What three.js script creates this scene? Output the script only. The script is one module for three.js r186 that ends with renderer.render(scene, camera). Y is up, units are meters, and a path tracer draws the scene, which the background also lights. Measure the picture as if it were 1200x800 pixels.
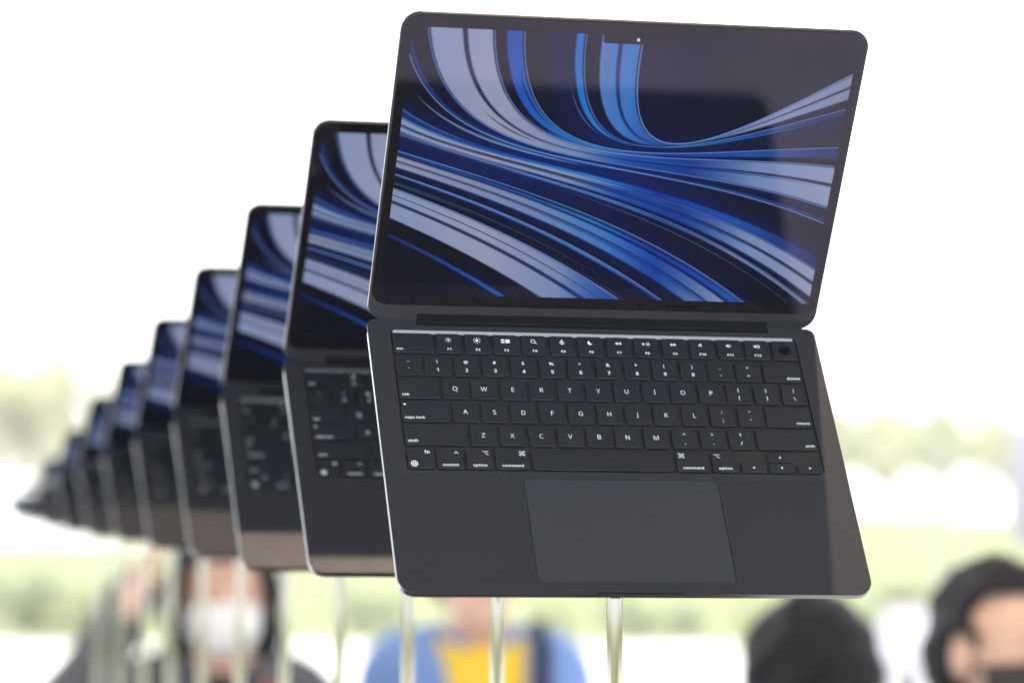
import * as THREE from 'three';
import { mergeGeometries, toCreasedNormals } from 'three/addons/utils/BufferGeometryUtils.js';
import { MarchingCubes } from 'three/addons/objects/MarchingCubes.js';

// ---------------------------------------------------------------- camera, sky, sun, exposure
const scene = new THREE.Scene();
const EYE = 1.6;
const camera = new THREE.PerspectiveCamera(12.224, 1.5, 0.05, 600);
camera.position.set(0, EYE, 0);
camera.rotation.set(0.0830, 0, 0.003);
camera.focus = 2.045;
camera.userData.fStop = 4.5;

const renderer = new THREE.WebGLRenderer();
renderer.toneMapping = THREE.LinearToneMapping;
renderer.toneMappingExposure = 3.0;
renderer.shadowMap.enabled = true;

{ // bright thin overcast: white all round, a little brighter low down
  const w = 64, h = 32, d = new Float32Array(w * h * 4);
  for (let j = 0; j < h; j++) for (let i = 0; i < w; i++) {
    const e = ((j + 0.5) / h - 0.5) * Math.PI, k = 4 * (j * w + i);
    const s = e < 0 ? 0.8 : 0.86 + 0.2 * Math.cos(e);
    d[k] = s * 0.985; d[k + 1] = s; d[k + 2] = s * 1.02; d[k + 3] = 1;
  }
  const t = new THREE.DataTexture(d, w, h, THREE.RGBAFormat, THREE.FloatType);
  t.mapping = THREE.EquirectangularReflectionMapping; t.magFilter = THREE.LinearFilter; t.needsUpdate = true;
  scene.background = t; scene.environment = t;
}
const sun = new THREE.DirectionalLight(new THREE.Color(1, 0.955, 0.88), 4.6);
sun.position.set(-14, 40, 22); sun.target.position.set(0, 0, -20);
sun.shadow.radius = 6; sun.castShadow = true;
Object.assign(sun.shadow.camera, { left: -90, right: 90, top: 90, bottom: -90, far: 250 });
sun.shadow.mapSize.set(2048, 2048);
scene.add(sun, sun.target);
scene.fog = new THREE.FogExp2(0xf6f7f2, 0.0007);

// ---------------------------------------------------------------- helpers
let seed = 7;
const rnd = () => { seed = (seed * 1664525 + 1013904223) >>> 0; return seed / 4294967296; };
const rr = (a, b) => a + (b - a) * rnd();
const rad = (d) => d * Math.PI / 180;
const lin = (r, g, b) => new THREE.Color().setRGB(r, g, b);
const std = (r, g, b, o = {}) => new THREE.MeshStandardMaterial({ color: lin(r, g, b), roughness: 0.7, ...o });
const phys = (r, g, b, o = {}) => new THREE.MeshPhysicalMaterial({ color: lin(r, g, b), roughness: 0.5, ...o });
const taken = {};
function numbered(n) { const k = taken[n] = (taken[n] ?? -1) + 1; return k ? n + '_' + String(k).padStart(3, '0') : n; }
function mesh(name, geo, mat, parent) {
  const m = new THREE.Mesh(geo, mat); m.castShadow = m.receiveShadow = true;
  m.name = parent === scene ? numbered(name) : name; parent.add(m); return m;
}
function thing(name, label, category, pos, turn = 0, group) {
  const g = new THREE.Group(); g.name = numbered(name); g.position.set(...pos); g.rotation.y = turn;
  g.userData = { label, category }; if (group) g.userData.group = group; scene.add(g); return g;
}
const struct = (name, geo, mat) => { const m = mesh(name, geo, mat, scene); m.userData.kind = 'structure'; return m; };
function noiseTex(size, f, srgb = false) {   // f(x, y, n) -> [r, g, b] bytes, n a tiling value noise
  const lattice = {}; let s2 = 99;
  const r2 = () => { s2 = (s2 * 1664525 + 1013904223) >>> 0; return s2 / 4294967296; };
  const tab = (p) => lattice[p] ??= Float32Array.from({ length: p * p }, r2);
  const n = (x, y, p) => {
    const t = tab(p), gx = x / size * p, gy = y / size * p, ix = Math.floor(gx), iy = Math.floor(gy);
    const sm = (v) => v * v * (3 - 2 * v), fx = sm(gx - ix), fy = sm(gy - iy), at = (a, b) => t[(a % p) + (b % p) * p];
    return (at(ix, iy) * (1 - fx) + at(ix + 1, iy) * fx) * (1 - fy) + (at(ix, iy + 1) * (1 - fx) + at(ix + 1, iy + 1) * fx) * fy;
  };
  const d = new Uint8Array(size * size * 4);
  for (let y = 0; y < size; y++) for (let x = 0; x < size; x++) {
    const c = f(x, y, n), k = 4 * (y * size + x); d[k] = c[0]; d[k + 1] = c[1]; d[k + 2] = c[2]; d[k + 3] = 255;
  }
  const t = new THREE.DataTexture(d, size, size); t.wrapS = t.wrapT = THREE.RepeatWrapping; t.magFilter = THREE.LinearFilter;
  if (srgb) t.colorSpace = THREE.SRGBColorSpace; t.needsUpdate = true; return t;
}
function rrect(x0, y0, x1, y1, r, S = THREE.Shape) {
  const s = new S();
  s.moveTo(x0 + r, y0); s.lineTo(x1 - r, y0); s.absarc(x1 - r, y0 + r, r, -Math.PI / 2, 0, false);
  s.lineTo(x1, y1 - r); s.absarc(x1 - r, y1 - r, r, 0, Math.PI / 2, false);
  s.lineTo(x0 + r, y1); s.absarc(x0 + r, y1 - r, r, Math.PI / 2, Math.PI, false);
  s.lineTo(x0, y0 + r); s.absarc(x0 + r, y0 + r, r, Math.PI, Math.PI * 1.5, false);
  return s;
}
// a plate of a given total thickness with rounded edges; its top face at z = 0
function plate(shape, thick, bev, o = {}) {
  const g = new THREE.ExtrudeGeometry(shape, { depth: thick - 2 * bev, bevelThickness: bev, bevelSize: bev, bevelOffset: -bev, bevelSegments: o.seg ?? 2, curveSegments: o.curve ?? 8 });
  g.translate(0, 0, -(thick - bev));
  return g;
}
const lay = (g) => g.rotateX(-Math.PI / 2);         // (x, -s, up) -> base axes (x, up, s)
const crease = (g, a = 0.7) => toCreasedNormals(g, a);
// rounded-rect rings stacked from the top down: [inset, depth] pairs
function shell(x0, y0, x1, y1, r, rings, open) {
  const P = [], I = [];
  rings.forEach(([q, z]) => {
    const pts = rrect(x0 + q, y0 + q, x1 - q, y1 - q, Math.max(r - q, 0.001)).getPoints(12).filter((p, i, all) => { const o = all[(i + 1) % all.length]; return Math.hypot(p.x - o.x, p.y - o.y) > 1e-7; });
    for (const p of pts) P.push(p.x, p.y, z);
  });
  const n = P.length / 3 / rings.length;
  for (let k = 0; k + 1 < rings.length; k++) for (let i = 0; i < n; i++) {
    const a = k * n + i, b = k * n + (i + 1) % n; if (open?.call && !open(P[3 * a], P[3 * a + 1])) continue; I.push(a, a + n, b, b, a + n, b + n);
  }
  const bot = (rings.length - 1) * n; if (open) return done();
  for (let i = 1; i + 1 < n; i++) { I.push(0, i, i + 1); I.push(bot, bot + i + 1, bot + i); }
  return done();
  function done() {
    const g = new THREE.BufferGeometry(); g.setAttribute('position', new THREE.Float32BufferAttribute(P, 3)); g.setIndex(I);
    g.setAttribute('uv', new THREE.Float32BufferAttribute(new Float32Array(P.length / 3 * 2), 2));
    return g.toNonIndexed();
  }
}
const noUvMerge = (list) => mergeGeometries(list.map((g) => { const q = g.index ? g.toNonIndexed() : g; for (const k of Object.keys(q.attributes)) if (!['position', 'normal'].includes(k)) q.deleteAttribute(k); if (!q.attributes.normal) q.computeVertexNormals(); return q; }));

// ---------------------------------------------------------------- setting: paving, lawn, rising ground
const stoneMap = noiseTex(256, (x, y, n) => { const v = 196 + 26 * (n(x, y, 8) - 0.5) + 22 * (n(x, y, 32) - 0.5) + 16 * (n(x, y, 128) - 0.5); return [v * 0.97, v * 0.97, v * 0.965]; }, true);
const lawnMap = noiseTex(256, (x, y, n) => { const v = 0.75 + 0.5 * (n(x, y, 8) - 0.5) + 0.4 * (n(x, y, 64) - 0.5); return [118 * v, 128 * v, 70 * v]; }, true);
function sheet(x0, x1, z0, z1, y, tile) {
  const g = new THREE.PlaneGeometry(x1 - x0, z1 - z0); lay(g); g.translate((x0 + x1) / 2, y, (z0 + z1) / 2);
  const p = g.attributes.position, u = g.attributes.uv; for (let i = 0; i < p.count; i++) u.setXY(i, p.getX(i) / tile, p.getZ(i) / tile);
  return g;
}
struct('ground', sheet(-600, 600, -560, 200, -0.004, 6), std(1, 1, 1, { map: lawnMap, roughness: 0.95 }));
struct('pavement', sheet(-90, 90, -128, 40, 0.0, 3), std(1, 1, 1, { map: stoneMap, roughness: 0.55 }));
{ // grassy rise behind the plaza
  const g = new THREE.PlaneGeometry(700, 300, 120, 60); lay(g); g.translate(0, 0, -281);
  const p = g.attributes.position, u = g.attributes.uv;
  for (let i = 0; i < p.count; i++) {
    const x = p.getX(i), z = p.getZ(i), t = Math.min(1, Math.max(0, (-132 - z) / 150));
    p.setY(i, -0.05 + t * t * (3 - 2 * t) * (7.6 + 1.6 * Math.sin(x * 0.025 + 1) + 0.9 * Math.sin(x * 0.065)));
    u.setXY(i, x / 8, z / 8);
  }
  g.computeVertexNormals();
  struct('hill', g, std(1, 1, 1, { map: lawnMap, roughness: 0.95 }));
}
{ // the canopy whose underside the laptop bases mirror
  const t = thing('entrance_canopy', 'broad flat canopy with a brown wooden underside on slim columns', 'canopy', [0, 0, -1.2]);
  const box = (w, h, d, x, y, z) => new THREE.BoxGeometry(w, h, d).translate(x, y, z);
  mesh('roof_slab', box(12, 0.3, 10.4, 0, 5.2, 0), std(0.7, 0.69, 0.66), t);
  mesh('soffit', box(11.8, 0.05, 10.2, 0, 5.02, 0), std(0.33, 0.29, 0.26, { roughness: 0.6 }), t);
  for (const x of [-5.6, 5.6]) for (const z of [-4.8, 4.8]) mesh('column', new THREE.CylinderGeometry(0.12, 0.12, 5, 20).translate(x, 2.5, z), std(0.65, 0.65, 0.63, { roughness: 0.4 }), t);
}
{ // the warm downlight that reaches past the lids onto the bases
  const R = new THREE.Vector3(0.40, 0, -0.10).applyAxisAngle(new THREE.Vector3(0, 1, 0), 0.2209), x = 0.0539 + R.x, z = -2.092 + R.z, y = 4.995;
  const t = thing('ceiling_downlight', 'small round warm downlight set in the canopy underside', 'downlight', [x, y, z]);
  mesh('trim_ring', new THREE.TorusGeometry(0.05, 0.008, 10, 32).rotateX(Math.PI / 2).translate(0, -0.004, 0), std(0.7, 0.7, 0.68, { roughness: 0.4 }), t);
  mesh('lamp_disc', new THREE.CircleGeometry(0.045, 28).rotateX(Math.PI / 2).translate(0, -0.003, 0), std(0.8, 0.78, 0.72, { emissive: lin(1, 0.86, 0.68), emissiveIntensity: 3 }), t);
  const l = new THREE.SpotLight(lin(1, 0.71, 0.47), 30, 0, 0.85, 0.5, 2); l.position.set(0, -0.012, 0); l.target.position.set(0, -3, 0); l.castShadow = true; l.shadow.radius = 1.6;
  t.add(l, l.target);
}

// ---------------------------------------------------------------- the laptops: measures in metres, s runs from the hinge
const HW = 0.15205, S0 = -0.0014, S1 = 0.2132, LID = 0.2136;
const WX = 0.1375, W0 = 0.0085, W1 = 0.1200, PX = 0.0635, P0 = 0.1258, P1 = 0.2043;
const HT = [0.0012, 0.0039];      // the lid's inner face starts this far forward and up from the base's rear edge

const smudge = noiseTex(256, (x, y, n) => { const v = 236 + 18 * (n(x, y, 4) - 0.5) + 10 * (n(x, y, 13) - 0.5); return [v, v, v]; });
const M = {
  shell: phys(0.0255, 0.0285, 0.036, { metalness: 0.15, roughness: 0.5, roughnessMap: smudge, specularIntensity: 0.14 }),
  edge: phys(0.26, 0.275, 0.30, { metalness: 1, roughness: 0.26 }),
  rim: phys(0.15, 0.165, 0.19, { metalness: 1, roughness: 0.3 }),
  pad: phys(0.0315, 0.0355, 0.045, { metalness: 0.15, roughness: 0.36, specularIntensity: 0.3 }),
  well: std(0.006, 0.007, 0.009, { roughness: 0.6 }),
  bezel: phys(0.006, 0.006, 0.008, { roughness: 0.03, ior: 1.38, specularColor: lin(0.70, 0.66, 1.0) }),
  hinge: phys(0.005, 0.006, 0.008, { roughness: 0.7, specularIntensity: 0.2 }),
  rod: phys(0.35, 0.345, 0.30, { metalness: 1, roughness: 0.04 }),
  steel: phys(0.55, 0.55, 0.54, { metalness: 1, roughness: 0.3 }),
  lens: phys(0.25, 0.28, 0.35, { roughness: 0.05 }),
};

// --- key legends: one sheet for the whole keyboard
const U = 2 * WX / 14.5, ROWH = (W1 - W0) / 6;
const rows = [];
{
  const f = ['F1', 'F2', 'F3', 'F4', 'F5', 'F6', 'F7', 'F8', 'F9', 'F10', 'F11', 'F12'];
  rows.push([['esc', 1.5, 'l'], ...f.map((t) => [t, 1, 'f']), ['', 1, 'touch']]);
  rows.push([...['~`', '!1', '@2', '#3', '$4', '%5', '^6', '&7', '*8', '(9', ')0', '_-', '+='].map((t) => [t, 1, 'd']), ['delete', 1.5, 'r']]);
  rows.push([['tab', 1.5, 'l'], ...'QWERTYUIOP'.split('').map((t) => [t, 1, 'c']), ['{[', 1, 'd'], ['}]', 1, 'd'], ['|\\', 1, 'd']]);
  rows.push([['caps lock', 1.75, 'l'], ...'ASDFGHJKL'.split('').map((t) => [t, 1, 'c']), [':;', 1, 'd'], ['"\'', 1, 'd'], ['return', 1.75, 'r']]);
  rows.push([['shift', 2.25, 'l'], ...'ZXCVBNM'.split('').map((t) => [t, 1, 'c']), ['<,', 1, 'd'], ['>.', 1, 'd'], ['?/', 1, 'd'], ['shift', 2.25, 'r']]);
  rows.push([['fn', 1, 'fn'], ['control', 1, 'm'], ['option', 1, 'm'], ['command', 1.25, 'm'], ['', 5, 'c'], ['command', 1.25, 'n'], ['option', 1, 'n'], ['<', 1, 'arrow'], ['v', 1, 'arrow'], ['>', 1, 'arrow']]);
}
const keys = [];      // {x0, x1, s0, s1, kind, text}
rows.forEach((row, j) => {
  let x = -WX;
  for (const [text, w, kind] of row) {
    const k = { x0: x + 0.00125, x1: x + w * U - 0.00125, s0: W0 + j * ROWH + 0.00125, s1: W0 + (j + 1) * ROWH - 0.00125, kind, text };
    if (kind === 'arrow') {
      const mid = (k.s0 + k.s1) / 2;
      if (text === 'v') keys.push({ ...k, s1: mid - 0.0004, text: '^' });
      k.s0 = mid + 0.0004;
    }
    keys.push(k); x += w * U;
  }
});
function legends() {
  const W = 2048, H = 832, c = document.createElement('canvas'); c.width = W; c.height = H;
  const g = c.getContext('2d'); g.fillStyle = '#10161f'; g.fillRect(0, 0, W, H);
  const px = (x) => (x + WX) / (2 * WX) * W, py = (s) => (s - W0) / (W1 - W0) * H;
  g.fillStyle = g.strokeStyle = '#c2c9d4'; g.textBaseline = 'middle'; g.lineWidth = 4; g.lineCap = 'round';
  const put = (t, x, y, size, align = 'center', bold = true) => { g.font = (bold ? 'bold ' : '') + size + 'px sans-serif'; g.textAlign = align; g.fillText(t, x, y); };
  const icon = {
    F1: (x, y) => { g.beginPath(); g.arc(x, y, 6, 0, 7); g.fill(); for (let i = 0; i < 8; i++) { g.beginPath(); g.arc(x + 13 * Math.cos(i * 0.785), y + 13 * Math.sin(i * 0.785), 2.4, 0, 7); g.fill(); } },
    F2: (x, y) => { g.beginPath(); g.arc(x, y, 8, 0, 7); g.fill(); for (let i = 0; i < 8; i++) { g.beginPath(); g.arc(x + 16 * Math.cos(i * 0.785), y + 16 * Math.sin(i * 0.785), 2.8, 0, 7); g.fill(); } },
    F3: (x, y) => { g.fillRect(x - 22, y - 11, 18, 10); g.fillRect(x - 22, y + 3, 18, 9); g.fillRect(x, y - 11, 22, 23); },
    F4: (x, y) => { g.beginPath(); g.arc(x - 3, y - 3, 10, 0, 7); g.stroke(); g.beginPath(); g.moveTo(x + 5, y + 5); g.lineTo(x + 14, y + 13); g.stroke(); },
    F5: (x, y) => { g.beginPath(); g.roundRect(x - 6, y - 15, 12, 20, 6); g.fill(); g.beginPath(); g.arc(x, y, 11, 0, 3.14); g.stroke(); g.fillRect(x - 2, y + 10, 4, 6); },
    F6: (x, y) => { g.beginPath(); g.arc(x, y, 13, 0.4, 4.6); g.quadraticCurveTo(x - 4, y + 4, x + 12, y + 5); g.fill(); },
    F7: (x, y) => { for (const q of [0, 16]) { g.beginPath(); g.moveTo(x + q, y - 10); g.lineTo(x + q - 16, y); g.lineTo(x + q, y + 10); g.fill(); } },
    F8: (x, y) => { g.beginPath(); g.moveTo(x - 18, y - 10); g.lineTo(x - 2, y); g.lineTo(x - 18, y + 10); g.fill(); g.fillRect(x + 4, y - 10, 5, 20); g.fillRect(x + 13, y - 10, 5, 20); },
    F9: (x, y) => { for (const q of [0, -16]) { g.beginPath(); g.moveTo(x + q, y - 10); g.lineTo(x + q + 16, y); g.lineTo(x + q, y + 10); g.fill(); } },
  };
  const speaker = (x, y, n) => { g.beginPath(); g.moveTo(x - 14, y - 5); g.lineTo(x - 7, y - 5); g.lineTo(x + 1, y - 12); g.lineTo(x + 1, y + 12); g.lineTo(x - 7, y + 5); g.lineTo(x - 14, y + 5); g.fill(); for (let i = 0; i < n; i++) { g.beginPath(); g.arc(x + 1, y, 8 + 7 * i, -0.8, 0.8); g.stroke(); } };
  icon.F10 = (x, y) => speaker(x, y, 0); icon.F11 = (x, y) => speaker(x, y, 1); icon.F12 = (x, y) => speaker(x, y, 2);
  const loop = (x, y) => { const r = 4.6; g.lineWidth = 3; g.strokeRect(x - 4.5, y - 4.5, 9, 9); for (const a of [-1, 1]) for (const b of [-1, 1]) { g.beginPath(); g.arc(x + a * 9, y + b * 9, r, 0, 7); g.stroke(); } g.lineWidth = 4; };
  const alt = (x, y) => { g.lineWidth = 3.4; g.beginPath(); g.moveTo(x - 14, y - 9); g.lineTo(x - 5, y - 9); g.lineTo(x + 6, y + 9); g.lineTo(x + 14, y + 9); g.moveTo(x + 3, y - 9); g.lineTo(x + 14, y - 9); g.stroke(); g.lineWidth = 4; };
  const chev = (x, y) => { g.beginPath(); g.moveTo(x - 9, y + 5); g.lineTo(x, y - 6); g.lineTo(x + 9, y + 5); g.stroke(); };
  for (const k of keys) {
    const x0 = px(k.x0), x1 = px(k.x1), y0 = py(k.s0), y1 = py(k.s1), cx = (x0 + x1) / 2, cy = (y0 + y1) / 2, h = y1 - y0;
    const sym = { control: chev, option: alt, command: loop }[k.text];
    if (k.kind === 'c') put(k.text, cx, cy, 37, 'center', false);
    if (k.kind === 'l') { put(k.text, x0 + 12, y1 - 22, 22, 'left'); if (k.text === 'caps lock') { g.beginPath(); g.arc(x0 + 18, y0 + 20, 6, 0, 7); g.fill(); } }
    if (k.kind === 'r') put(k.text, x1 - 12, y1 - 22, 22, 'right');
    if (k.kind === 'd') { put(k.text[0], cx, y0 + h * 0.3, 27); put(k.text[1], cx, y0 + h * 0.71, 29); }
    if (k.kind === 'f') { icon[k.text](cx, y0 + h * 0.32); put(k.text, cx, y1 - 24, 22); }
    if (k.kind === 'fn') { put('fn', x1 - 12, y0 + 24, 26, 'right'); g.beginPath(); g.arc(x0 + 30, y1 - 28, 15, 0, 7); g.stroke(); g.beginPath(); g.ellipse(x0 + 30, y1 - 28, 6, 15, 0, 0, 7); g.stroke(); g.beginPath(); g.moveTo(x0 + 15, y1 - 28); g.lineTo(x0 + 45, y1 - 28); g.stroke(); }
    if (k.kind === 'm') { put(k.text, cx, y1 - 22, 22); sym(x1 - 28, y0 + 26); }
    if (k.kind === 'n') { put(k.text, cx, y1 - 22, 22); sym(x0 + 28, y0 + 26); }
    if (k.kind === 'arrow') { const a = { '<': Math.PI, '>': 0, '^': -Math.PI / 2, v: Math.PI / 2 }[k.text], q = 9; g.beginPath(); for (const b of [0, 2.3, -2.3]) g.lineTo(cx + q * Math.cos(a + b), cy + q * Math.sin(a + b)); g.fill(); }
  }
  const t = new THREE.CanvasTexture(c); t.colorSpace = THREE.SRGBColorSpace; t.magFilter = THREE.LinearFilter; return t;
}
M.key = new THREE.MeshPhysicalMaterial({ map: legends(), roughness: 0.5, specularIntensity: 0.8 });

// --- abstract blue ribbons shown on the displays
function ribbons() {
  const W = 1536, H = 998, c = document.createElement('canvas'); c.width = W; c.height = H;
  const g = c.getContext('2d');
  const bg = g.createLinearGradient(0, 0, W, 0); bg.addColorStop(0, '#020812'); bg.addColorStop(0.5, '#041030'); bg.addColorStop(1, '#040d1c');
  g.fillStyle = bg; g.fillRect(0, 0, W, H);
  // one broad swell of strands that drops from the upper edge and opens out to the side
  const strand = (v) => [[-0.30 + 0.90 * v, -0.06], [-0.20 + 0.75 * v, 0.62], [0.50 + 0.20 * v, 0.34 + 0.10 * v], [1.06, 1.06 - 1.12 * v]];
  const B = (q, t) => { const s = 1 - t; return [0, 1].map((i) => s * s * s * q[0][i] + 3 * s * s * t * q[1][i] + 3 * s * t * t * q[2][i] + t * t * t * q[3][i]); };
  const trace = (q, back) => { for (let i = 0; i <= 60; i++) { const [x, y] = B(q, back ? 1 - i / 60 : i / 60); g.lineTo(x * W, y * H); } };
  const band = (a, b, stops, alpha = 1) => {
    const gr = g.createLinearGradient(0, 0, W, 0); stops.forEach(([o, col]) => gr.addColorStop(o, col));
    g.globalAlpha = alpha; g.fillStyle = gr; g.filter = 'blur(2px)'; g.beginPath(); trace(strand(a)); trace(strand(b), true); g.closePath(); g.fill(); g.filter = 'none'; g.globalAlpha = 1;
  };
  const line = (v, w, col, alpha, blur = 0) => { g.globalAlpha = alpha; g.strokeStyle = col; g.lineWidth = w; g.filter = blur ? `blur(${blur}px)` : 'none'; g.beginPath(); trace(strand(v)); g.stroke(); g.filter = 'none'; g.globalAlpha = 1; };
  const sliver = (q, t0, t1, w, col, al) => {
    const L = [], R = [];
    for (let i = 0; i <= 24; i++) { const t = t0 + (t1 - t0) * i / 24, [x, y] = B(q, t), [x2, y2] = B(q, Math.min(1.02, t + 0.01)), k = w * Math.sin(Math.PI * i / 24), n = Math.hypot((x2 - x) * W, (y2 - y) * H) || 1, nx = -(y2 - y) * H / n * k, ny = (x2 - x) * W / n * k; L.push([x * W + nx, y * H + ny]); R.unshift([x * W - nx, y * H - ny]); }
    g.globalAlpha = al; g.fillStyle = col; g.beginPath(); for (const p of [...L, ...R]) g.lineTo(p[0], p[1]); g.closePath(); g.fill(); g.globalAlpha = 1;
  };
  let sd = 5; const rv = () => (sd = (sd * 16807) % 2147483647) / 2147483647;
  const palest = [[0, '#8fa3cc'], [0.22, '#a4abc6'], [0.4, '#8197c8'], [0.52, '#1d52b4'], [0.66, '#123f9c'], [0.82, '#7d97cc'], [1, '#98a5c4']];
  const greyer = [[0, '#9aa4c0'], [0.3, '#7f94c2'], [0.5, '#3f7fd0'], [0.62, '#1748a8'], [0.8, '#8ea0c8'], [1, '#8592b4']];
  const bright = [[0, '#0c2c74'], [0.25, '#1a5cc0'], [0.45, '#2a88dc'], [0.6, '#0a3ab0'], [0.8, '#1c58b8'], [1, '#0a2766']];
  const night = [[0, '#050d22'], [0.4, '#071a46'], [0.6, '#0a2c86'], [0.8, '#06143a'], [1, '#030a1c']];
  for (const [v, w, al] of [[0.42, 110, 0.5], [0.1, 130, 0.6], [-0.3, 120, 0.5], [0.7, 70, 0.4]]) line(v, w, '#0636b4', al * 0.7, 34);
  for (const [a, b, c2] of [[0.80, 0.90, greyer], [0.735, 0.755, bright], [0.56, 0.60, bright], [0.37, 0.525, palest], [0.31, 0.322, bright], [0.13, 0.17, bright], [0.015, 0.12, palest], [-0.03, -0.018, greyer], [-0.25, -0.21, bright], [-0.40, -0.265, greyer], [-0.50, -0.485, bright], [-0.92, -0.64, palest], [-1.08, -1.05, bright]]) band(a, b, c2);
  for (const [a, b] of [[0.45, 0.462], [0.845, 0.855], [0.062, 0.075], [-0.78, -0.755], [-0.335, -0.322]]) band(a, b, night, 0.85);
  for (const [v, w, al] of [[0.905, 5, 0.8], [0.76, 4, 0.7], [0.605, 4, 0.8], [0.53, 5, 0.7], [0.365, 5, 0.6], [0.305, 4, 0.9], [0.125, 4, 0.6], [-0.014, 3, 0.8], [-0.205, 4, 0.8], [-0.48, 4, 0.8], [-0.635, 6, 0.7]]) line(v, w, '#93b4ee', al, 1.2);
  for (let i = 0; i < 60; i++) { const v = -0.7 + 1.5 * rv(), t0 = 0.1 + 0.55 * rv(); sliver(strand(v), t0, t0 + 0.15 + 0.3 * rv(), 0.8 + 4 * rv(), ['#040d28', '#a9bfe8', '#0b2f80', '#05112e', '#2f7fd8', '#6f93d4'][i % 6], 0.3 + 0.4 * rv()); }
  const t = new THREE.CanvasTexture(c); t.colorSpace = THREE.SRGBColorSpace; t.magFilter = THREE.LinearFilter; return t;
}
M.display = phys(0.004, 0.004, 0.006, { roughness: 0.03, ior: 1.38, specularColor: lin(0.70, 0.66, 1.0), emissive: lin(1, 1, 1), emissiveIntensity: 0.245, emissiveMap: ribbons() });
// --- geometries shared by all the laptops
const G = {};
{
  const top = new THREE.Shape(), r = 0.0115, x1 = HW, f = -S1, b = -S0, nx = 0.1195, nd = 0.0042, sx = 0.0275, sd = 0.0013;
  top.moveTo(-x1 + r, f); top.lineTo(-sx - 0.001, f); top.lineTo(-sx, f + sd); top.lineTo(sx, f + sd); top.lineTo(sx + 0.001, f); top.lineTo(x1 - r, f);
  top.absarc(x1 - r, f + r, r, -Math.PI / 2, 0, false);
  const rb = 0.006; top.lineTo(x1, b - rb); top.absarc(x1 - rb, b - rb, rb, 0, Math.PI / 2, false);
  top.lineTo(nx, b); top.lineTo(nx, b - nd); top.lineTo(-nx, b - nd); top.lineTo(-nx, b); top.lineTo(-x1 + rb, b);
  top.absarc(-x1 + rb, b - rb, rb, Math.PI / 2, Math.PI, false); top.lineTo(-x1, f + r); top.absarc(-x1 + r, f + r, r, Math.PI, Math.PI * 1.5, false);
  top.holes.push(rrect(-WX, -W1, WX, -W0 + 0.0012, 0.003, THREE.Path), rrect(-PX - 0.0003, -P1 - 0.0003, PX + 0.0003, -P0 + 0.0003, 0.0043, THREE.Path));
  const deck = plate(top, 0.002, 0.00035, { seg: 2, curve: 10 });
  const under = shell(-HW + 0.0001, f + 0.0014, HW - 0.0001, b - 0.0044, r, [[0.0004, -0.0019], [0, -0.0022], [0, -0.0042], [0.0006, -0.0056], [0.002, -0.0067], [0.0045, -0.0072]]);
  G.base = lay(crease(noUvMerge([deck, under]), 0.33));
  planar(G.base, 0.12);
  const floor = new THREE.ShapeGeometry(rrect(-WX - 0.0004, -W1 - 0.0004, WX + 0.0004, -W0 + 0.0016, 0.003)); floor.translate(0, 0, -0.0017); G.well = lay(floor);
  { // polished slope along the rear of the keyboard recess
    const sh = new THREE.Shape([[0, -0.0001], [0.0021, -0.0016], [0, -0.0016]].map((v) => new THREE.Vector2(...v)));
    G.rim = new THREE.ExtrudeGeometry(sh, { depth: 2 * WX - 0.004, bevelEnabled: false }).rotateY(-Math.PI / 2).translate(WX - 0.002, 0, W0 - 0.0014);
  }
  G.baseSide = lay(crease(shell(-HW - 0.00006, f - 0.00006, HW + 0.00006, b + 0.00006, r, [[0.00015, -0.0004], [0, -0.0008], [0, -0.0040], [0.0004, -0.0050]], true), 0.6));
  G.lidSides = [-1, 1].map((sg) => crease(shell(-HW - 0.00006, -0.00456, HW + 0.00006, LID + 0.00006, 0.0125, [[0.0001, -0.0006], [0, -0.0009], [0, -0.0025], [0.0003, -0.0029]], (x) => sg * x > HW - 0.0035), 0.6));
  G.pad = lay(crease(plate(rrect(-PX, -P1, PX, -P0, 0.004), 0.0016, 0.0002, { seg: 1 }).translate(0, 0, -0.00012), 0.6)); planar(G.pad, 0.12);
  G.keys = keys.map((k) => {
    const g = lay(plate(rrect(k.x0, -k.s1, k.x1, -k.s0, 0.0014), 0.0011, 0.00022, { seg: 1, curve: 3 }).translate(0, 0, 0.0001));
    const p = g.attributes.position, u = g.attributes.uv;
    for (let i = 0; i < p.count; i++) u.setXY(i, (p.getX(i) + WX) / (2 * WX), 1 - (p.getZ(i) - W0) / (W1 - W0));
    return crease(g, 0.5);
  });
  G.keyboard = mergeGeometries(G.keys);
  const tk = keys.find((k) => k.kind === 'touch');
  G.touch = lay(new THREE.RingGeometry(0.0, 0.0044, 28).translate((tk.x0 + tk.x1) / 2, -(tk.s0 + tk.s1) / 2, 0.00016));
  G.hinge = new THREE.CylinderGeometry(0.0046, 0.0046, 0.2385, 24).rotateZ(Math.PI / 2).translate(0, -0.0005, -0.0052);
  // lid, upright: x right, y up from its lower edge, inner face at z = 0
  G.lid = noUvMerge([crease(shell(-HW, -0.0045, HW, LID, 0.0125, [[0.0007, 0], [0.0002, -0.0003], [0, -0.0009], [0, -0.0024], [0.0008, -0.0034], [0.0030, -0.0039]]), 0.6)]); planar(G.lid, 0.12, true);
  G.cover = crease(plate(rrect(-0.119, -0.0047, 0.119, 0.0014, 0.0012), 0.004, 0.0002, { seg: 1, curve: 4 }).translate(0, 0, 0.0002), 0.6);
  G.bezel = crease(plate(rrect(-HW + 0.0013, 0.0076, HW - 0.0013, LID - 0.0013, 0.0112), 0.0006, 0.00015, { seg: 1, curve: 10 }).translate(0, 0, 0.0003), 0.6);
  const X = 0.1448, y0 = 0.0159, y1 = 0.2041, q = 0.004, nw = 0.0225, nh = 0.0058;
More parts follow.
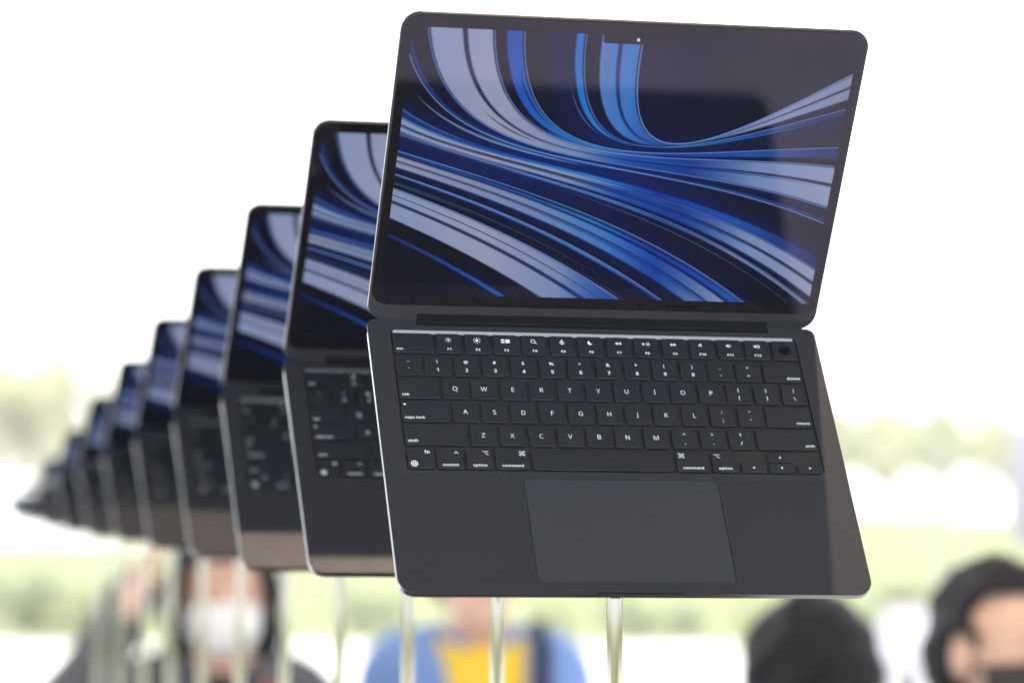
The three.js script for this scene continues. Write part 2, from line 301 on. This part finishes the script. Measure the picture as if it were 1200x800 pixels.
  const d = new THREE.Shape();
  d.moveTo(-X, y0); d.lineTo(X, y0); d.lineTo(X, y1 - q); d.absarc(X - q, y1 - q, q, 0, Math.PI / 2, false); d.lineTo(nw, y1); d.lineTo(nw, y1 - nh + 0.0016); d.absarc(nw - 0.0016, y1 - nh + 0.0016, 0.0016, 0, -Math.PI / 2, true);
  d.lineTo(-nw + 0.0016, y1 - nh); d.absarc(-nw + 0.0016, y1 - nh + 0.0016, 0.0016, -Math.PI / 2, -Math.PI, true); d.lineTo(-nw, y1); d.lineTo(-X + q, y1); d.absarc(-X + q, y1 - q, q, Math.PI / 2, Math.PI, false);
  G.display = new THREE.ShapeGeometry(d, 8).translate(0, 0, 0.00038);
  const p = G.display.attributes.position, u = G.display.attributes.uv;
  for (let i = 0; i < p.count; i++) u.setXY(i, (p.getX(i) + X) / (2 * X), (p.getY(i) - y0) / (y1 - y0));
  G.lens = new THREE.CircleGeometry(0.0011, 18).translate(0, 0.2041 - 0.0026, 0.00042);
}
function planar(g, tile, upright) {
  const p = g.attributes.position, u = new Float32Array(p.count * 2);
  for (let i = 0; i < p.count; i++) { u[2 * i] = p.getX(i) / tile; u[2 * i + 1] = (upright ? p.getY(i) : p.getZ(i)) / tile; }
  g.setAttribute('uv', new THREE.BufferAttribute(u, 2)); return g;
}
const PSI = 0.2209, T0 = new THREE.Vector3(0.0539, EYE + 0.1847, -2.092), STEP = 0.3631;
const TABLE = 0.9;
{ // long dark table under the row; the screens mirror its top and the paler floor past its edges
  const t = thing('display_table', 'long dark table carrying the row of poles', 'table', [T0.x, 0, T0.z], PSI);
  const bx = (w, h, d, x, y, z) => new THREE.BoxGeometry(w, h, d).translate(x, y, z), dark = std(0.022, 0.023, 0.026, { roughness: 0.75 });
  const top = plate(rrect(-0.46, -0.72, 0.46, 3.78, 0.02), 0.04, 0.004, { seg: 2, curve: 6 }); lay(top); top.translate(0, TABLE, 0);
  mesh('table_top', crease(top, 0.6), dark, t);
  for (const x of [-0.38, 0.38]) for (const z of [0.6, -1.5, -3.66]) mesh('leg', bx(0.07, TABLE - 0.04, 0.07, x, (TABLE - 0.04) / 2, z), dark, t);
}
const lidDeg = [55.8, 48.4, 41.4, 35.9, 30.3, 25.0, 19.2, 12.7, 6.5, -0.1, -5.5];
const baseDeg = [55.9, 49.0, 46.0, 40.0, 35.1, 30.4, 26.5, 22.5, 18.0, 13.5, 9.0];
const laptopLabels = [
  'dark laptop opened widest, whole screen and keyboard in view at the end of the row',
  'dark laptop directly behind the widest open laptop, opened slightly less',
  'dark laptop third in the row counting from the widest open one',
  'dark laptop fourth in the row counting from the widest open one',
  'dark laptop fifth in the row counting from the widest open one',
  'dark laptop sixth in the row counting from the widest open one',
  'half closed dark laptop seventh in the row counting from the widest open one',
  'half closed dark laptop eighth in the row counting from the widest open one',
  'nearly shut dark laptop ninth in the row counting from the widest open one',
  'nearly shut dark laptop next to the last at the shut end of the row',
  'dark laptop almost fully shut, last at the shut end of the row',
];
for (let i = 0; i < 11; i++) {
  const at = T0.clone().add(new THREE.Vector3(-Math.sin(PSI), 0, -Math.cos(PSI)).multiplyScalar(i * STEP));
  const al = rad(baseDeg[i]), be = rad(lidDeg[i]);
  const t = thing('laptop', laptopLabels[i], 'laptop', at.toArray(), PSI, 'row of laptops on poles, from wide open to shut');
  const base = mesh('base', G.base, M.shell, t); base.rotation.x = al;
  mesh('side_band', G.baseSide, M.edge, base);
  mesh('keyboard_well', G.well, M.well, base);
  mesh('well_rim', G.rim, M.rim, base);
  mesh('trackpad', G.pad, M.pad, base);
  if (i < 3) for (const g of G.keys) mesh('key', g, M.key, base);
  else mesh('keyboard', G.keyboard, M.key, base);
  mesh('fingerprint_button', G.touch, M.bezel, base);
  mesh('hinge', G.hinge, M.hinge, t);
  const lid = mesh('lid', G.lid, M.shell, t); lid.rotation.x = Math.PI / 2 - be; lid.position.set(0, HT[1], HT[0]);
  for (const g of G.lidSides) mesh('side_band', g, M.edge, lid);
  mesh('hinge_cover', G.cover, M.hinge, lid);
  mesh('bezel', G.bezel, M.bezel, lid);
  mesh('display', G.display, M.display, lid);
  mesh('camera_lens', G.lens, M.lens, lid);
  // its pole
  const s = 0.098 + 0.008 * i, RR = 0.0053, mid = new THREE.Vector3(0, -s * Math.sin(al) - RR * Math.tan(al) - 0.0018 / Math.cos(al), s * Math.cos(al)).applyAxisAngle(new THREE.Vector3(0, 1, 0), PSI).add(at);
  const p = thing('display_pole', 'slim polished metal pole on a round foot carrying a laptop', 'pole', [mid.x, TABLE, mid.z], PSI, 'poles carrying the laptops');
  mesh('rod', new THREE.CylinderGeometry(RR, RR, mid.y - TABLE, 32).translate(0, (mid.y - TABLE) / 2, 0), M.rod, p);
  mesh('foot', new THREE.LatheGeometry([[0.001, 0.012], [0.012, 0.012], [0.042, 0.009], [0.045, 0.006], [0.045, 0.0]].map((v) => new THREE.Vector2(...v)), 40), M.steel, p);
}

// ---------------------------------------------------------------- people, as smooth-joined limbs meshed from a distance field
const V = (x, y, z) => [x, y, z];
const smin = (a, b, k) => { const h = Math.max(k - Math.abs(a - b), 0) / k; return Math.min(a, b) - h * h * k * 0.25; };
function capsule(p, a, b, r0, r1) {
  const dx = b[0] - a[0], dy = b[1] - a[1], dz = b[2] - a[2], px = p[0] - a[0], py = p[1] - a[1], pz = p[2] - a[2];
  const t = Math.min(1, Math.max(0, (px * dx + py * dy + pz * dz) / (dx * dx + dy * dy + dz * dz)));
  return Math.hypot(px - t * dx, py - t * dy, pz - t * dz) - (r0 + (r1 - r0) * t);
}
const ell = (p, c, r) => { const x = (p[0] - c[0]) / r[0], y = (p[1] - c[1]) / r[1], z = (p[2] - c[2]) / r[2], k = Math.hypot(x, y, z); return (k - 1) * Math.min(...r); };
function meshField(f, c, half, res) {
  const mc = new MarchingCubes(res, new THREE.MeshBasicMaterial(), false, false, 60000);
  mc.isolation = 0; const h = res / 2, F = mc.field;
  for (let k = 0; k < res; k++) for (let j = 0; j < res; j++) for (let i = 0; i < res; i++)
    F[i + j * res + k * res * res] = -f([c[0] + (i - h) / h * half, c[1] + (j - h) / h * half, c[2] + (k - h) / h * half]);
  mc.update();
  const n = mc.count * 3, g = new THREE.BufferGeometry();
  g.setAttribute('position', new THREE.BufferAttribute(mc.positionArray.slice(0, n), 3));
  const P = g.attributes.position.array; for (let i = 0; i < n; i++) P[i] = c[i % 3] + P[i] * half;
  const N = mc.normalArray.slice(0, n); g.setAttribute('normal', new THREE.BufferAttribute(N, 3));
  return g;
}
// all in the person's own axes: feet at y = 0, facing +z, their right hand at -x; H is the standing height
function person(o) {
  const H = o.H, hc = H - 0.115, sh = H - 0.305, hip = H * 0.525, w = o.shoulder ?? 0.185;
  const g = thing('person', o.label, 'person', o.at, o.turn);
  const chest = [[V(0, hip, 0), V(0, hip + 0.18, 0.005), 0.15, 0.135], [V(0, hip + 0.18, 0.005), V(0, sh - 0.10, 0), 0.135, 0.15], [V(-w * 0.72, sh - 0.01, -0.01), V(w * 0.72, sh - 0.01, -0.01), 0.068, 0.068], [V(-0.07, sh - 0.14, 0.01), V(0.07, sh - 0.14, 0.01), 0.125, 0.125], [V(0, sh + 0.02, -0.012), V(0, hc - 0.05, 0.005), 0.062, 0.052]];
  const arms = [-1, 1].map((s) => {
    const S = V(s * w, sh - 0.03, -0.01), raised = o.raised && s < 0;
    const E = raised ? o.raised.elbow : V(s * (w + 0.055), sh - 0.31, -0.03), W = raised ? o.raised.wrist : V(s * (w + 0.04), sh - 0.54, 0.06);
    return { s, S, E, W, raised };
  });
  const armB = arms.flatMap((a) => [[a.S, a.E, 0.054, 0.042], [a.E, a.W, 0.042, 0.028]]);
  const legs = [-1, 1].flatMap((s) => [[V(s * 0.09, hip, 0), V(s * 0.095, H * 0.285, 0.015), 0.088, 0.056], [V(s * 0.095, H * 0.285, 0.015), V(s * 0.1, 0.085, -0.02), 0.056, 0.037], [V(s * 0.1, 0.045, -0.03), V(s * 0.115, 0.03, 0.12), 0.042, 0.03]]);
  const field = (bones, grow, k) => (p) => { let d = 9; for (const b of bones) d = smin(d, capsule(p, b[0], b[1], b[2] + grow, b[3] + grow), k); return d; };
  // flattened front to back
  const flat = (f) => (p) => f([p[0], p[1], p[2] * 1.18]);
  const body = flat(field([...chest, ...armB, ...legs], 0, 0.05));
  const geos = [meshField(body, V(0, H / 2, 0), H / 2 + 0.05, 100)];
  // head
  const C = V(0, hc, 0.012);
  const headF = (p) => {
    let d = ell(p, V(0, C[1] + 0.022, C[2] - 0.012), V(0.077, 0.094, 0.095));
    d = smin(d, ell(p, V(0, C[1] - 0.045, C[2] + 0.022), V(0.058, 0.072, 0.068)), 0.03);
    d = smin(d, ell(p, V(0, C[1] - 0.098, C[2] + 0.052), V(0.028, 0.02, 0.026)), 0.03);
    d = smin(d, capsule(p, V(0, C[1] + 0.006, C[2] + 0.088), V(0, C[1] - 0.03, C[2] + 0.106), 0.008, 0.013), 0.014);
    d = smin(d, capsule(p, V(-0.035, C[1] + 0.018, C[2] + 0.078), V(0.035, C[1] + 0.018, C[2] + 0.078), 0.010, 0.010), 0.016);
    d = smin(d, capsule(p, V(-0.02, C[1] - 0.062, C[2] + 0.079), V(0.02, C[1] - 0.062, C[2] + 0.079), 0.008, 0.008), 0.008);
    for (const s of [-1, 1]) { d = -smin(-d, ell(p, V(s * 0.032, C[1] - 0.002, C[2] + 0.094), V(0.016, 0.011, 0.012)), 0.012); d = smin(d, ell(p, V(s * 0.032, C[1] - 0.002, C[2] + 0.075), V(0.013, 0.013, 0.013)), 0.003); d = smin(d, ell(p, V(s * 0.081, C[1] - 0.012, C[2] - 0.012), V(0.008, 0.032, 0.019)), 0.008); }
    return smin(d, capsule(p, V(0, C[1] - 0.16, C[2] - 0.02), V(0, C[1] - 0.06, C[2] - 0.012), 0.058, 0.052), 0.03);
  };
  geos.push(meshField(headF, V(0, C[1] - 0.02, C[2]), 0.165, 76));
  for (const a of arms) {       // hands: palm, four fingers, thumb
    const dir = new THREE.Vector3(...a.W).sub(new THREE.Vector3(...a.E)).normalize(), side = new THREE.Vector3(0, 0, 1).addScaledVector(dir, -dir.z).normalize(), nrm = dir.clone().cross(side);
    const at = (u, v, n) => new THREE.Vector3(...a.W).addScaledVector(dir, u).addScaledVector(side, v).addScaledVector(nrm, n * a.s).toArray();
    const B = [[at(-0.03, 0, 0), at(0.03, 0, 0), 0.027, 0.024]];
    const L = [0.066, 0.076, 0.071, 0.055];
    for (let k = 0; k < 4; k++) { const v = 0.03 - 0.02 * k; B.push([at(0.02, v * 0.7, 0), at(0.088, v, 0), 0.014, 0.0105], [at(0.088, v, 0), at(0.088 + L[k] * 0.5, v, 0.008), 0.0098, 0.009], [at(0.088 + L[k] * 0.5, v, 0.008), at(0.088 + L[k] * 0.92, v, 0.026), 0.009, 0.0078]); }
    B.push([at(0.02, 0.02, 0), at(0.055, 0.052, 0.014), 0.014, 0.0115], [at(0.055, 0.052, 0.014), at(0.095, 0.06, 0.028), 0.0115, 0.009]);
    geos.push(meshField(field(B, 0, 0.008), at(0.065, 0.005, 0), 0.125, 56));
  }
  mesh('body', noUvMerge(geos), o.skin, g);
  // jacket: torso and sleeves, cut at the neck and wrists; open at the front where asked
  const jf = flat(field([...chest.slice(0, 4), ...armB], 0.022, 0.06));
  mesh(o.topName ?? 'jacket', meshField((p) => {
    let d = jf(p);
    d = Math.max(d, hip - 0.09 - p[1]);
    for (const a of arms) { const q = capsule(p, a.W, V(a.W[0] + (a.W[0] - a.E[0]), a.W[1] + (a.W[1] - a.E[1]), a.W[2] + (a.W[2] - a.E[2])), 0.045, 0.05); d = Math.max(d, -q); }
    const neck = Math.hypot(p[0], (p[2] - 0.015) * 1.1) - 0.066; if (p[1] > sh - 0.02) d = Math.max(d, -neck);
    if (o.open && p[2] > 0.02) d = Math.max(d, -(Math.abs(p[0]) - o.open * Math.max(0.2, (p[1] - hip) / (sh - hip))));
    return d;
  }, V(0, hip + 0.28, 0), 0.58, 92), o.top, g);
  if (o.collar) {
    mesh('collar', meshField((p) => Math.max(Math.abs(Math.hypot(p[0], p[2] + 0.004) - 0.076 - (p[1] - sh) * 0.12) - 0.007, p[1] - (sh + 0.088 - Math.max(0, p[2]) * 0.45), sh - 0.02 - p[1], p[2] > 0.02 ? 0.036 - Math.abs(p[0]) : -9), V(0, sh + 0.04, 0), 0.13, 64), o.top, g);
  }
  if (o.shirt) { const sf = flat(field(chest.slice(0, 4), 0.010, 0.06)); mesh('shirt', meshField((p) => Math.max(sf(p), hip - 0.02 - p[1], p[1] > sh - 0.01 ? -(Math.hypot(p[0], (p[2] - 0.015) * 1.1) - 0.058) : -9), V(0, hip + 0.28, 0), 0.42, 72), o.shirt, g); }
  const tf = flat(field(legs.slice(0, 2).concat(legs.slice(3, 5), [chest[0]]), 0.016, 0.05));
  mesh('trousers', meshField((p) => Math.max(tf(p), p[1] - hip - 0.08, 0.05 - p[1]), V(0, H * 0.29, 0), H * 0.31, 66), o.legs ?? std(0.03, 0.032, 0.04), g);
  const ff = flat(field([legs[2], legs[5]], 0.006, 0.02));
  mesh('shoes', meshField((p) => Math.max(ff(p), 0.004 - p[1]), V(0, 0.07, 0.04), 0.2, 60), std(0.04, 0.04, 0.042), g);
  // hair
  const skull = (p, gr) => smin(ell(p, V(0, C[1] + 0.024, C[2] - 0.014), V(0.077 + gr, 0.094 + gr, 0.095 + gr)), ell(p, V(0, C[1] - 0.02, C[2] - 0.035), V(0.07 + gr, 0.07 + gr, 0.075 + gr)), 0.03);
  const tuft = (p) => 0.0022 * Math.sin(p[0] * 190 + 3 * Math.sin(p[1] * 50)) * Math.sin(p[2] * 150 + p[1] * 30) + 0.0028 * Math.sin(p[0] * 41 + p[2] * 57 + 2 * Math.sin(p[1] * 37)) + 0.002 * Math.sin(p[1] * 83 + p[0] * 61);
  mesh('hair', meshField((p) => {
    let d = skull(p, o.hairThick ?? 0.016) + tuft(p);
    if (o.longHair) { for (const s of [-1, 0, 1]) d = smin(d, capsule(p, V(s * 0.055, C[1] + 0.02, C[2] - 0.04 + (s ? 0.015 : 0)), V(s * 0.085, C[1] - o.longHair, C[2] - 0.075 + (s ? 0.045 : 0)), 0.055, 0.04) + tuft(p), 0.04); }
    const face = Math.max(C[2] + (o.longHair ? 0.0 : -0.012) + (p[1] > C[1] + 0.03 ? (p[1] - C[1] - 0.03) * (o.longHair ? 1.5 : 0.8) : 0) - p[2], p[1] - (C[1] + (o.longHair ? 0.068 : 0.074)), Math.abs(p[0]) - 0.084);
    d = Math.max(d, -face);
    if (!o.longHair) { d = Math.max(d, C[1] - 0.066 - p[1]); d = Math.max(d, -(Math.max(Math.hypot(p[1] - C[1] + 0.02, (p[2] - C[2] + 0.008) * 1.3) - 0.042, 0.05 - Math.abs(p[0])))); }
    return d;
  }, V(0, C[1] - (o.longHair ? 0.09 : 0), C[2] - 0.02), o.longHair ? 0.27 : 0.16, 76), o.hair, g);
  if (o.mask) {
    mesh('face_mask', meshField((p) => Math.max(Math.abs(smin(ell(p, V(0, C[1] - 0.045, C[2] + 0.024), V(0.066, 0.078, 0.084)), ell(p, V(0, C[1] - 0.04, C[2] + 0.075), V(0.03, 0.045, 0.05)), 0.03)) - 0.0035, p[1] - (C[1] - 0.012 - Math.abs(p[0]) * 0.15), C[1] - 0.125 - p[1], C[2] + 0.02 - p[2]), V(0, C[1] - 0.06, C[2] + 0.07), 0.11, 64), o.mask, g);
    for (const s of [-1, 1]) mesh('mask_strap', new THREE.TubeGeometry(new THREE.CatmullRomCurve3([[0.066, -0.035, 0.03], [0.078, -0.012, -0.01], [0.083, -0.002, -0.035], [0.076, -0.04, -0.03], [0.066, -0.075, 0.025]].map((v) => new THREE.Vector3(s * v[0], C[1] + v[1], C[2] + v[2]))), 24, 0.0016, 6), o.mask, g);
  }
  return { g, C, sh, hip };
}
const skinA = std(0.38, 0.26, 0.205, { roughness: 0.55 }), skinB = std(0.62, 0.40, 0.32, { roughness: 0.55 });
const black = phys(0.007, 0.008, 0.012, { roughness: 0.6, specularIntensity: 0.35 });
const F = 3736;
const put = (x, d) => [(x - 600) / F * d, 0, -d];
person({ H: 1.66, at: put(1170, 4.5), turn: rad(40), label: 'person with short black hair and a black face mask beside the white sign', skin: skinA, hair: black, top: std(0.03, 0.034, 0.045), mask: std(0.014, 0.014, 0.016, { roughness: 0.8 }), hairThick: 0.013 });
person({ H: 1.615, at: put(952, 5.1), turn: rad(172), label: 'person with long black hair seen from behind in a dark coat', skin: skinB, hair: black, longHair: 0.24, hairThick: 0.013, top: std(0.014, 0.016, 0.024), topName: 'coat' });
person({ H: 1.80, at: put(1062, 34), turn: rad(160), label: 'distant person in a white shirt standing out on the plaza', skin: skinA, hair: std(0.05, 0.03, 0.02), top: std(0.24, 0.24, 0.29), topName: 'shirt' });
{
  const p = person({ H: 1.785, shoulder: 0.165, at: put(560, 6.5), turn: rad(12), label: 'person in a blue jacket over a yellow shirt', skin: skinB, hair: std(0.05, 0.032, 0.022), top: std(0.16, 0.27, 0.55, { roughness: 0.85 }), shirt: std(0.78, 0.53, 0.045, { roughness: 0.8 }), open: 0.085, collar: true });
  mesh('bag_strap', new THREE.TubeGeometry(new THREE.CatmullRomCurve3([[0.14, -0.06, -0.13], [0.13, 0.075, -0.05], [0.13, 0.082, 0.0], [0.12, 0.03, 0.09], [0.10, -0.16, 0.185], [0.13, -0.42, 0.16], [0.2, -0.52, 0.06]].map((v) => new THREE.Vector3(v[0], p.sh + v[1], v[2]))), 30, 0.016, 8), black, p.g);
}
{
  const p = person({ H: 1.735, shoulder: 0.155, at: put(262, 6.2), turn: rad(10), label: 'person with long black hair and a white face mask raising a hand toward the laptops', skin: skinB, hair: black, longHair: 0.2, hairThick: 0.024, top: std(0.075, 0.08, 0.09, { roughness: 0.85 }), shirt: std(0.03, 0.03, 0.035), open: 0.05, mask: std(0.80, 0.80, 0.82, { roughness: 0.85 }), raised: { elbow: V(-0.29, 1.40, 0.10), wrist: V(-0.175, 1.625, 0.16) } });
  mesh('red_lanyard', new THREE.TubeGeometry(new THREE.CatmullRomCurve3([[0.075, 0.03, 0.06], [0.085, 0.0, 0.112], [0.07, -0.12, 0.15], [0.03, -0.3, 0.17]].map((v) => new THREE.Vector3(v[0], p.sh + v[1], v[2]))), 24, 0.010, 8), std(0.5, 0.06, 0.06), p.g);
}

// ---------------------------------------------------------------- sign, lamp post
{
  const d = 11, x = (1187 - 600) / F * d, w = 0.9, y0 = EYE + d * (714 - 640) / F, y1 = EYE + d * (714 - 499) / F;
  const t = thing('sign_board', 'plain white sign board on two slim posts', 'sign', [x + w / 2, 0, -d]);
  mesh('panel', crease(plate(rrect(-w / 2, y0, w / 2, y1, 0.02), 0.03, 0.004), 0.6), std(0.12, 0.12, 0.15, { roughness: 0.6 }), t);
  for (const s of [-0.3, 0.3]) mesh('post', new THREE.CylinderGeometry(0.018, 0.018, y1, 16).translate(s, y1 / 2, -0.05), M.steel, t);
}
{
  const t = thing('lamp_post', 'tall pale grey lamp post out on the plaza', 'lamp post', [(1101 - 600) / F * 44, 0, -44]);
  const m = std(0.11, 0.115, 0.11, { roughness: 0.6 });
  mesh('pole', new THREE.CylinderGeometry(0.055, 0.085, 5.4, 20).translate(0, 2.7, 0), m, t);
  mesh('foot', new THREE.CylinderGeometry(0.14, 0.17, 0.3, 20).translate(0, 0.15, 0), m, t);
  mesh('lamp_head', new THREE.LatheGeometry([[0.001, 5.75], [0.16, 5.7], [0.2, 5.62], [0.12, 5.42], [0.06, 5.38], [0.001, 5.38]].map((v) => new THREE.Vector2(...v)), 24), m, t);
}

// ---------------------------------------------------------------- trees and shrubs beyond the plaza
function crownGeo(n, rx, ry, leaf, clumps) {
  const P = [], N = []; const cl = [];
  for (let i = 0; i < clumps; i++) { let x, y, z; do { x = rr(-1, 1); y = rr(-1, 1); z = rr(-1, 1); } while (x * x + y * y + z * z > 1); cl.push([x * rx * 0.78, y * ry * 0.78, z * rx * 0.78, rr(0.2, 0.36) * Math.min(rx, ry)]); }
  const q = new THREE.Quaternion(), a = new THREE.Vector3(), up = new THREE.Vector3();
  for (let i = 0; i < n; i++) {
    const c = cl[Math.floor(rnd() * clumps)], th = rr(0, 6.283), ph = Math.acos(rr(-1, 1)), r = c[3] * Math.cbrt(rr(0.2, 1));
    const o = new THREE.Vector3(c[0] + r * Math.sin(ph) * Math.cos(th), c[1] + r * Math.cos(ph), c[2] + r * Math.sin(ph) * Math.sin(th));
    q.set(rr(-1, 1), rr(-1, 1), rr(-1, 1), rr(-1, 1)).normalize(); up.set(0, 0, 1).applyQuaternion(q);
    const s = leaf * rr(0.6, 1.3), v = [[-1, 0, 0], [0, -0.5, 0.1], [1, 0, 0], [0, 0.5, 0.1]].map((k) => a.set(...k).multiplyScalar(s).applyQuaternion(q).add(o).toArray());
    for (const k of [0, 1, 2, 0, 2, 3]) { P.push(...v[k]); N.push(up.x, up.y, up.z); }
  }
  const g = new THREE.BufferGeometry(); g.setAttribute('position', new THREE.Float32BufferAttribute(P, 3)); g.setAttribute('normal', new THREE.Float32BufferAttribute(N, 3)); return g;
}
function trunkGeo(h, r, spread) {
  const list = [new THREE.CylinderGeometry(r * 0.55, r, h, 9, 3).translate(0, h / 2, 0)];
  for (let i = 0; i < 6; i++) {
    const a = i * 1.05 + 0.3, y = h * rr(0.7, 1), e = new THREE.Vector3(Math.cos(a) * spread, y + spread * rr(0.6, 1.1), Math.sin(a) * spread), b = new THREE.Vector3(0, y * 0.9, 0);
    list.push(new THREE.TubeGeometry(new THREE.QuadraticBezierCurve3(b, b.clone().lerp(e, 0.5).add(new THREE.Vector3(0, 0.2, 0)), e), 5, r * 0.32, 6));
  }
  return noUvMerge(list);
}
const leafM = [[0.31, 0.34, 0.16], [0.20, 0.25, 0.13], [0.36, 0.36, 0.20]].map((c) => new THREE.MeshPhysicalMaterial({ color: lin(...c), roughness: 0.9, transmission: 0.4, thickness: 0, side: THREE.DoubleSide }));
const bark = std(0.16, 0.13, 0.10, { roughness: 0.95 });
const kinds = [['leafy_tree', 2.6, 2.1, 2.2, 4200], ['leafy_tree', 2.0, 2.8, 2.4, 4200], ['leafy_tree', 3.2, 2.3, 2.0, 4600]].map(([n, rx, ry, th, c], i) => ({ th, ry, trunk: trunkGeo(th, 0.16, rx * 0.5), crown: crownGeo(c, rx, ry, 0.17, 34) }));
const hillY = (x, z) => { const t = Math.min(1, Math.max(0, (-132 - z) / 150)); return -0.05 + t * t * (3 - 2 * t) * (7.6 + 1.6 * Math.sin(x * 0.025 + 1) + 0.9 * Math.sin(x * 0.065)); };
const treeSpots = [[-15, 132, 0, 2, 1.5], [62, 140, 1, 2, 1.35], [150, 150, 2, 2, 1.5], [300, 146, 1, 1, 1.2], [430, 142, 0, 0, 1.1], [520, 156, 2, 2, 1.25], [680, 144, 1, 1, 1.05], [780, 158, 0, 0, 1.2], [870, 164, 2, 2, 1.3], [985, 150, 0, 0, 1.0], [1040, 166, 2, 2, 1.2], [1105, 146, 2, 0, 0.95], [1180, 154, 0, 2, 1.1], [1260, 142, 1, 0, 1.0], [-110, 142, 2, 2, 1.7]];
treeSpots.forEach(([x, d0, k, m, s0]) => {
  const d = d0 * 1.9, s = s0 * 1.75;
  const X = (x - 600) / F * d, K = kinds[k];
  const word = ['yellow green', 'dark green', 'pale straw green'][m];
  const t = thing('leafy_tree', `${word} leafy tree standing beyond the plaza`, 'tree', [X, hillY(X, -d) - 0.02, -d], rr(0, 6), `${word} trees beyond the plaza`);
  t.scale.setScalar(s);
  mesh('trunk', K.trunk, bark, t);
  mesh('crown', K.crown, leafM[m], t).position.y = K.th + K.ry * 0.75;
});
const bushGeo = crownGeo(1800, 1.1, 0.75, 0.10, 18), stemGeo = trunkGeo(0.5, 0.05, 0.4);
const bushSpots = [[20, 131, 2.1], [75, 131, 1.6], [125, 131, 1.8], [440, 131, 1.6], [655, 131, 1.5], [737, 131, 1.5], [795, 131, 1.2], [880, 131, 1.5], [1050, 131, 1.9], [1110, 131, 1.7], [1175, 131, 2.0]];
bushSpots.forEach(([x, d, s], i) => {
  const t = thing('round_shrub', 'low rounded green shrub at the far edge of the paving', 'shrub', [(x - 600) / F * d, -0.004, -d], i, 'shrubs along the far edge of the paving');
  t.scale.setScalar(s);
  mesh('stem', stemGeo, bark, t); mesh('foliage', bushGeo, leafM[i % 3 === 1 ? 0 : 1], t).position.y = 0.85;
});

renderer.render(scene, camera);
